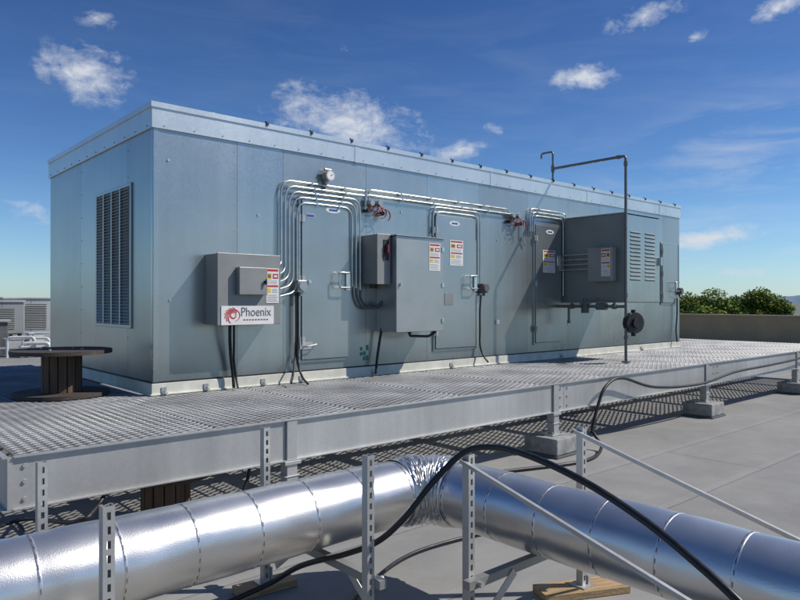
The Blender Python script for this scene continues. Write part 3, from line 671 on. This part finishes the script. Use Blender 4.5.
a=MB(); a.cyl((gx-.02,gy+.66,vz-.10),(gx-.02,gy+.66,vz+.03),.06,14); a.cyl((gx-.02,gy+.66,vz+.03),(gx-.02,gy+.66,vz+.05),.085,16); a.cyl((gx-.02,gy+.66,vz+.05),(gx-.02,gy+.66,vz+.12),.035,12); a.build('pressure_regulator','boxdark',gas)
a=MB(); a.tube([(gx-.02,gy+.95,vz),(gx-.02,gy+.95,vz-.22)],.02,8); a.cyl((gx-.02,gy+.95,vz-.22),(gx-.02,gy+.95,vz-.26),.027,8); a.build('drip_leg','conduitpipe',gas)
a=MB(); a.bar((gx-.03,gy+.33,vz+.09),(gx-.03,gy+.47,vz+.12),.014,.01); a.build('valve_lever','maroon',gas)
# ------------------------------------------------------------ cable spools
def spool(x,y,z,label,rt=.44,h=.43):
    t=thing('cable_spool',(x,y,z),label,'cable spool'); 
    a=MB(); a.cyl((x,y,z+.003),(x,y,z+.035),rt*.95,36); a.build('bottom_flange','wooddark',t,.003)
    a=MB(); a.cyl((x,y,z+h-.035),(x,y,z+h),rt,36); a.build('top_flange','wooddark',t,.003)
    a=MB(); n=14
    for k in range(n):
        th=2*PI*k/n; c=Vector((x+.16*math.cos(th),y+.16*math.sin(th),0)); tv=Vector((-math.sin(th),math.cos(th),0))*.033; nv=Vector((math.cos(th),math.sin(th),0))*.012
        vs=[c-tv-nv,c+tv-nv,c+tv+nv,c-tv+nv]; a.add([v+Vector((0,0,z+.036)) for v in vs]+[v+Vector((0,0,z+h-.036)) for v in vs],[(0,1,5,4),(1,2,6,5),(2,3,7,6),(3,0,4,7)])
    a.cyl((x,y,z+.036),(x,y,z+h-.036),.145,20)
    a.build('core','woodold',t)
    for k in range(4): a=MB(); th=PI/4+k*PI/2; a.cyl((x+.2*math.cos(th),y+.2*math.sin(th),z+h),(x+.2*math.cos(th),y+.2*math.sin(th),z+h+.015),.015,6); a.build('bolt','galvdull',t)
spool(1.84,6.9,DZ+.002,'weathered dark wooden cable spool standing on the grating by the louvred end wall')
spool(2.0,4.85,0,'wooden cable spool stored under the platform behind the left duct',.34,.40)
# ------------------------------------------------------------ duct
DR=.182; DC=.54; EX,EY=2.81,2.92; BR=.27
duct=thing('foil_duct',(EX,EY,DC),'silver foil wrapped round duct with a right angle elbow crossing the foreground','duct')
def wobf(a,s): return .0014*math.sin(3*a+s*5.1)+.0011*math.sin(5*a-s*8)+.0012*math.sin(2*a+s*13)
def straight(axis,s0,s1,bands,seed):
    n=int(abs(s1-s0)/.02); seg=64; vs=[];fs=[]
    for i in range(n+1):
        s=s0+(s1-s0)*i/n
        db=min(abs(s-b_) for b_ in bands)
        bul=.0025*(1-math.exp(-(db/.05)**2))
        for k in range(seg):
            th=2*PI*k/seg; rr=DR+bul+wobf(th,s+seed)
            u=rr*math.cos(th); w=rr*math.sin(th)*.99
            vs.append((s,EY+u,DC+w) if axis=='X' else (EX+u,s,DC+w))
    for i in range(n):
        for k in range(seg): k2=(k+1)%seg; fs.append((i*seg+k,i*seg+k2,(i+1)*seg+k2,(i+1)*seg+k))
    a=MB(); a.add(vs,fs,True); a.build('duct_section','foil',duct)
    for b_ in bands:
        a=MB(); seg=64; vs=[];fs=[]
        for j,(off,rr) in enumerate(((-.009,DR-.001),(-.006,DR+.0018),(.006,DR+.0018),(.009,DR-.001))):
            for k in range(seg):
                th=2*PI*k/seg; r2=rr+wobf(th,b_+seed); u=r2*math.cos(th); w=r2*math.sin(th)*.99
                ss=b_+off
                vs.append((ss,EY+u,DC+w) if axis=='X' else (EX+u,ss,DC+w))
        a.add(vs,[(j*seg+k,j*seg+(k+1)%seg,(j+1)*seg+(k+1)%seg,(j+1)*seg+k) for j in range(3) for k in range(seg)],True)
        seg=26; a.mi=1
        for k in range(seg):
            th=2*PI*(k+.2)/seg; t2=2*PI*(k+.66)/seg; q=[]
            for (ss,tt) in ((b_-.002,th),(b_+.002,th),(b_+.002,t2),(b_-.002,t2)):
                r2=DR+.0036+wobf(tt,b_+seed); u=r2*math.cos(tt); w=r2*math.sin(tt)*.99
                q.append((ss,EY+u,DC+w) if axis=='X' else (EX+u,ss,DC+w))
            a.add(q,[(0,1,2,3)])
        a.build('seam_band',['foil','staple'],duct)
bx=[EX-BR-.02-.31*k for k in range(13)]; by=[EY-BR-.02-.31*k for k in range(14)]
straight('X',-1.6,EX-BR,bx,0); straight('Y',-1.8,EY-BR,by,3)
a=MB(); n=110; seg=120; vs=[];fs=[]
for i in range(n+1):
    ph_=PI/2*i/n
    ccx,ccy=EX-BR,EY-BR; dx,dy=math.sin(ph_),math.cos(ph_)
    edge=min(1,min(i,n-i)/8)
    for k in range(seg):
        th=2*PI*k/seg
        P3=Vector((ph_*9,math.cos(th)*1.6,math.sin(th)*1.6))
        c1=1-abs(MN.noise(P3*1.0+Vector((3,0,0))))*2.2
        c2=1-abs(MN.noise(Vector((P3.x*2.4,P3.y*1.3,P3.z*1.3))+Vector((9,4,1))))*2.2
        c3=MN.noise(P3*4.0)
        rr=DR+.002+edge*(.011*c1+.008*c2+.004*c3); u=rr*math.cos(th); w=rr*math.sin(th)
        vs.append((ccx+(BR+u)*dx,ccy+(BR+u)*dy,DC+w))
for i in range(n):
    for k in range(seg): k2=(k+1)%seg; fs.append((i*seg+k,i*seg+k2,(i+1)*seg+k2,(i+1)*seg+k))
a.add(vs,fs,True); a.build('elbow','foil',duct)
# ------------------------------------------------------------ strut stands
def slotted(mb,x,y,z0,z1,w=.041):
    h=w/2; t=.003
    mb.box(x-h,x-h+t,y-h,y+h,z0,z1); mb.box(x+h-t,x+h,y-h,y+h,z0,z1)
    mb.box(x-h+t,x-.007,y-h,y-h+t,z0,z1); mb.box(x+.007,x+h-t,y-h,y-h+t,z0,z1)
    z=z0
    while z<z1:
        mb.box(x-.007,x+.007,y-h,y-h+t,z,min(z+.022,z1)); z+=.05
    mb.box(x-h+t,x-h+.012,y+h-t,y+h,z0,z1); mb.box(x+h-.012,x+h-t,y+h-t,y+h,z0,z1)
SG='strut channel stands carrying the foil duct'
def stand(P,Q,label,tops=(.92,.92)):
    P=Vector(P);Q=Vector(Q); mid=(P+Q)/2
    t=thing('strut_stand',(mid.x,mid.y,0),label,'duct support',SG)
    for p,zt in ((P,tops[0]),(Q,tops[1])):
        a=MB(); slotted(a,p.x,p.y,.05,zt); a.build('post','galv',t)
        a=MB(); a.box(p.x-.05,p.x+.05,p.y-.05,p.y+.05,.043,.05); a.box(p.x+.022,p.x+.03,p.y-.03,p.y+.03,.05,.13); a.cyl((p.x+.04,p.y,.05),(p.x+.04,p.y,.07),.01,6); a.build('foot_plate','galv',t)
    d=(Q-P).normalized(); up=Vector((0,0,1)); n_=d.cross(up)
    off=n_*.042
    a=MB(); a.bar(P+off-d*.06+up*.325,Q+off+d*.06+up*.325,.041,.041); a.build('cross_bar','galvdull',t)
    for p,s_ in ((P,1),(Q,-1)):
        a=MB(); q=p+n_*.066; a.bar(q+up*.12,q+d*s_*.26+up*.315,.004,.045); a.build('knee_brace','galv',t)
        a=MB(); q=p+n_*.088; a.cyl(q+up*.325-n_*.03,q+up*.325,.014,6); a.build('bolt','galv',t)
    return t
s1=stand((1.97,2.45,0),(1.97,3.38,0),'slotted strut stand under the left duct nearest the elbow')
s2=stand((.80,2.45,0),(.80,3.31,0),'slotted strut stand at the left end of the foreground duct')
s3=stand((2.35,2.17,0),(3.28,2.17,0),'slotted strut stand just right of the elbow with two long sloping braces',(.915,.93))
s4=stand((2.35,.25,0),(3.28,.25,0),'strut stand outside the frame carrying the near end of the right duct')
for (x,z) in ((2.35-.028,.885),(3.28-.028,.905)):
    a=MB(); a.bar((x,2.2,z),(x,.2,z-.55),.004,.026); a.bar((x-.009,2.2,z+.012),(x-.009,.2,z-.55+.012),.016,.003); a.build('sloping_brace','galv',s3)
def plank(x,y,label,rz=0,l=.34,w=.14):
    a=MB(); a.box(-l/2,l/2,-w/2,w/2,.002,.042); o=a.build('wooden_pad','wood',None,.003); o.location=(x,y,0); o.rotation_euler.z=rz
    tag(o,label,'wooden pad','wooden pads under the strut stands'); return o
plank(3.28,2.17,'fresh timber pad under the strut post right of the elbow, farthest right of the pads',-.45,.52,.17)
plank(1.97,3.38,'fresh timber pad under the rear strut post beneath the left duct',-.1)
plank(2.35,2.17,'timber pad under the front strut post just right of the elbow',.0)
plank(1.97,2.45,'timber pad under the front strut post of the left duct beside the elbow',.1)
plank(.80,2.45,'timber pad under the front strut post at the left frame edge',.0)
plank(.80,3.31,'timber pad under the rear strut post at the left frame edge',.0)
# ------------------------------------------------------------ loose hoses
P=[Vector((2.2,-.6,.03)),Vector((2.0,-.1,.12)),onD(860,745,1.85),onD(790,655,1.92),onD(740,603,2.0),onD(700,566,2.12),onD(645,521,2.35),onD(585,482,2.6),onD(530,456,2.85),onD(492,447,3.05),onD(463,453,3.14),onD(432,483,3.15),onD(405,517,3.15),onD(378,541,3.2),onD(345,554,3.3),onD(300,566,3.5),onZ(255,590,.1),Vector((1.25,3.3,.03)),Vector((.5,3.75,.025)),Vector((-.6,4.1,.025))]
a=MB(); a.tube(smooth(P,8),.0145,12); tag(a.build('black_hose','black'),'thick black hose arching over the duct elbow and past the strut posts','hose')
P=[onY(x,y,4.24) for (x,y) in ((830,346),(800,358),(770,365),(735,372),(700,384),(655,387),(622,378),(606,386),(598,405),(592,430))]
P+=[Vector((P[-1].x-.02,4.2,.16)),Vector((P[-1].x-.12,4.05,.04)),Vector((P[-1].x-.7,3.9,.02)),Vector((P[-1].x-1.6,4.15,.02)),Vector((3.6,4.6,.02))]
a=MB(); a.tube(smooth(P,8),.018,10); tag(a.build('black_cable','black'),'thin black cable looping along the platform edge beam then dropping to the roof','cable')
P=[onZ(-60,555,.02),onZ(20,520,.02),onD(75,522,4.0),onD(100,503,4.15),onD(105,480,4.3),Vector((1.35,4.8,.5)),Vector((1.5,5.3,.45))]
a=MB(); a.tube(smooth(P,8),.014,8); tag(a.build('black_cable','black'),'black cable sagging below the left corner of the platform','cable')
P=[Vector((2.45,4.42,.5)),Vector((2.42,4.40,.35)),Vector((2.3,4.35,.2)),Vector((2.0,4.2,.06)),Vector((1.5,4.1,.02)),Vector((.4,4.0,.02)),Vector((-1,4.3,.02))]
a=MB(); a.tube(smooth(P,8),.013,8); tag(a.build('black_cable','black'),'black cable curling down to the roof below the platform beside the wooden spool','cable')
a=MB(); a.tube(smooth([Vector((3.9,3.1,.02)),Vector((3.0,3.2,.02)),Vector((2.4,3.0,.02)),Vector((1.9,2.75,.02)),Vector((1.2,2.9,.02)),Vector((.2,3.3,.02))],8),.012,8); tag(a.build('black_cable','black'),'thin black cable lying on the roof beneath the duct','cable')
# ------------------------------------------------------------ camera
cam=bpy.data.cameras.new('camera'); co=bpy.data.objects.new('camera',cam); COL.objects.link(co); S.camera=co
co.location=(0,0,EYE); co.rotation_euler=(rad(90+.17),0,HD-PI/2); cam.sensor_width=36; cam.lens=36*FL/800; cam.clip_end=9000; cam.clip_start=.05
# ------------------------------------------------------------ light
sv=Vector((1.28,-1,1.65)).normalized(); el=math.asin(sv.z)
l=bpy.data.lights.new('sun','SUN'); l.energy=4.6; l.angle=rad(.6); l.color=(1,.955,.89); lo=bpy.data.objects.new('sun',l); COL.objects.link(lo)
lo.rotation_euler=(-sv).to_track_quat('-Z','Y').to_euler(); lo.location=(10,-10,20)
w=bpy.data.worlds.new('World'); S.world=w; w.use_nodes=True; nt=w.node_tree; N=nt.nodes; L=nt.links; N.clear()
out=N.new('ShaderNodeOutputWorld'); sky=N.new('ShaderNodeTexSky'); sky.sky_type='NISHITA'; sky.sun_disc=False; sky.sun_elevation=el; sky.sun_rotation=rad(90)-math.atan2(sv.y,sv.x)
sky.air_density=1.0; sky.dust_density=.3; sky.ozone_density=2.0; sky.altitude=100
tc=N.new('ShaderNodeTexCoord'); dv=tc.outputs['Generated']
bg=N.new('ShaderNodeBackground'); bg.inputs['Strength'].default_value=.115
sz=N.new('ShaderNodeSeparateXYZ'); L.new(dv,sz.inputs[0])
tr=N.new('ShaderNodeValToRGB'); L.new(sz.outputs['Z'],tr.inputs['Fac']); E=tr.color_ramp.elements
E[0].position=0; E[0].color=(.66,.88,1.15,1); E[1].position=1; E[1].color=(.36,.50,.74,1)
for pos,c in ((.07,(.57,.79,1.04)),(.2,(.40,.60,.88)),(.42,(.26,.43,.72))):
    e_=E.new(pos); e_.color=(*c,1)
vm=N.new('ShaderNodeVectorMath'); vm.operation='MULTIPLY'; L.new(sky.outputs['Color'],vm.inputs[0]); L.new(tr.outputs['Color'],vm.inputs[1]); L.new(vm.outputs['Vector'],bg.inputs['Color'])
bg2=N.new('ShaderNodeBackground'); bg2.inputs['Color'].default_value=(.84,.89,.97,1); bg2.inputs['Strength'].default_value=.8
def vdot(v):
    x=N.new('ShaderNodeVectorMath'); x.operation='DOT_PRODUCT'; L.new(dv,x.inputs[0]); x.inputs[1].default_value=v; return x.outputs['Value']
def blob(px,py,wx,wy,gain=1,tilt=0):
    c=(onD(px,py,1)-Vector((0,0,EYE))).normalized(); r=c.cross(Vector((0,0,1))).normalized(); u=r.cross(c).normalized()
    ct,st=math.cos(tilt),math.sin(tilt); r,u=r*ct+u*st,u*ct-r*st
    a_=mm('MULTIPLY',vdot(r),FL/wx); b_=mm('MULTIPLY',vdot(u),FL/wy)
    q=mm('SQRT',mm('ADD',mm('MULTIPLY',a_,a_),mm('MULTIPLY',b_,b_)))
    q=mm('SUBTRACT',1,q,clamp=True); q=mm('MULTIPLY',q,mm('GREATER_THAN',vdot(c),0)); return mm('MULTIPLY',q,gain)
def noise(sc,det=6,vec=dv,rough=.6,dist=0):
    n=N.new('ShaderNodeTexNoise'); n.inputs['Scale'].default_value=sc; n.inputs['Detail'].default_value=det; n.inputs['Roughness'].default_value=rough; n.inputs['Distortion'].default_value=dist; L.new(vec,n.inputs['Vector']); return n.outputs['Fac']
cl=[(88,72,58,36,.82,0),(100,19,32,12,.5,0),(350,126,110,46,.80,-.12),(300,102,44,30,.6,0),(458,150,42,16,.8,.2),(495,128,18,10,.75,0),(648,14,46,20,.85,.25),(580,77,44,17,.8,0),(778,8,40,16,.8,.2),(714,237,56,15,.9,.1),(695,38,18,8,.5,.3),(735,273,60,9,.5,0),(20,205,50,18,.6,-.3),(345,50,20,9,.35,0),(15,345,60,14,.4,0)]
mk=None
for c in cl:
    b_=blob(*c); mk=b_ if mk is None else mm('MAXIMUM',mk,b_)
nz=noise(14,12,rough=.66,dist=.5)
mp=N.new('ShaderNodeMapping'); mp.inputs['Scale'].default_value=(1,1,2.0); L.new(dv,mp.inputs['Vector'])
nz2=noise(38,10,vec=mp.outputs['Vector'],rough=.66,dist=.4)
dens=mm('ADD',mm('MULTIPLY',nz,1.35),mm('MULTIPLY',nz2,.95))
dens=mm('ADD',dens,mm('MULTIPLY',mk,.95)); dens=mm('MULTIPLY',mm('SUBTRACT',dens,1.36),1.75,clamp=True)
dens=mm('MULTIPLY',dens,mm('MULTIPLY',mk,4,clamp=True)); dens=mm('POWER',dens,1.25)
mp2=N.new('ShaderNodeMapping'); mp2.inputs['Rotation'].default_value=(rad(8),rad(-12),0); mp2.inputs['Scale'].default_value=(2.0,2.0,11); L.new(dv,mp2.inputs['Vector'])
ci=noise(2.6,9,vec=mp2.outputs['Vector'],rough=.62,dist=.6)
cm_=mm('ADD',mm('MAXIMUM',blob(745,165,150,75,1.0,.2),blob(760,265,190,50,1.0,0)),mm('MULTIPLY',blob(500,150,700,260,1),.2))
ci=mm('MULTIPLY',mm('MULTIPLY',mm('SUBTRACT',ci,.44),3.2,clamp=True),mm('MULTIPLY',cm_,.85),clamp=True)
tot=mm('MULTIPLY',mm('MAXIMUM',dens,mm('MULTIPLY',ci,.55)),.92)
mx=N.new('ShaderNodeMixShader'); L.new(tot,mx.inputs[0]); L.new(bg.outputs[0],mx.inputs[1]); L.new(bg2.outputs[0],mx.inputs[2]); L.new(mx.outputs[0],out.inputs['Surface'])
S.view_settings.view_transform='Standard'; S.view_settings.look='None'; S.view_settings.exposure=0
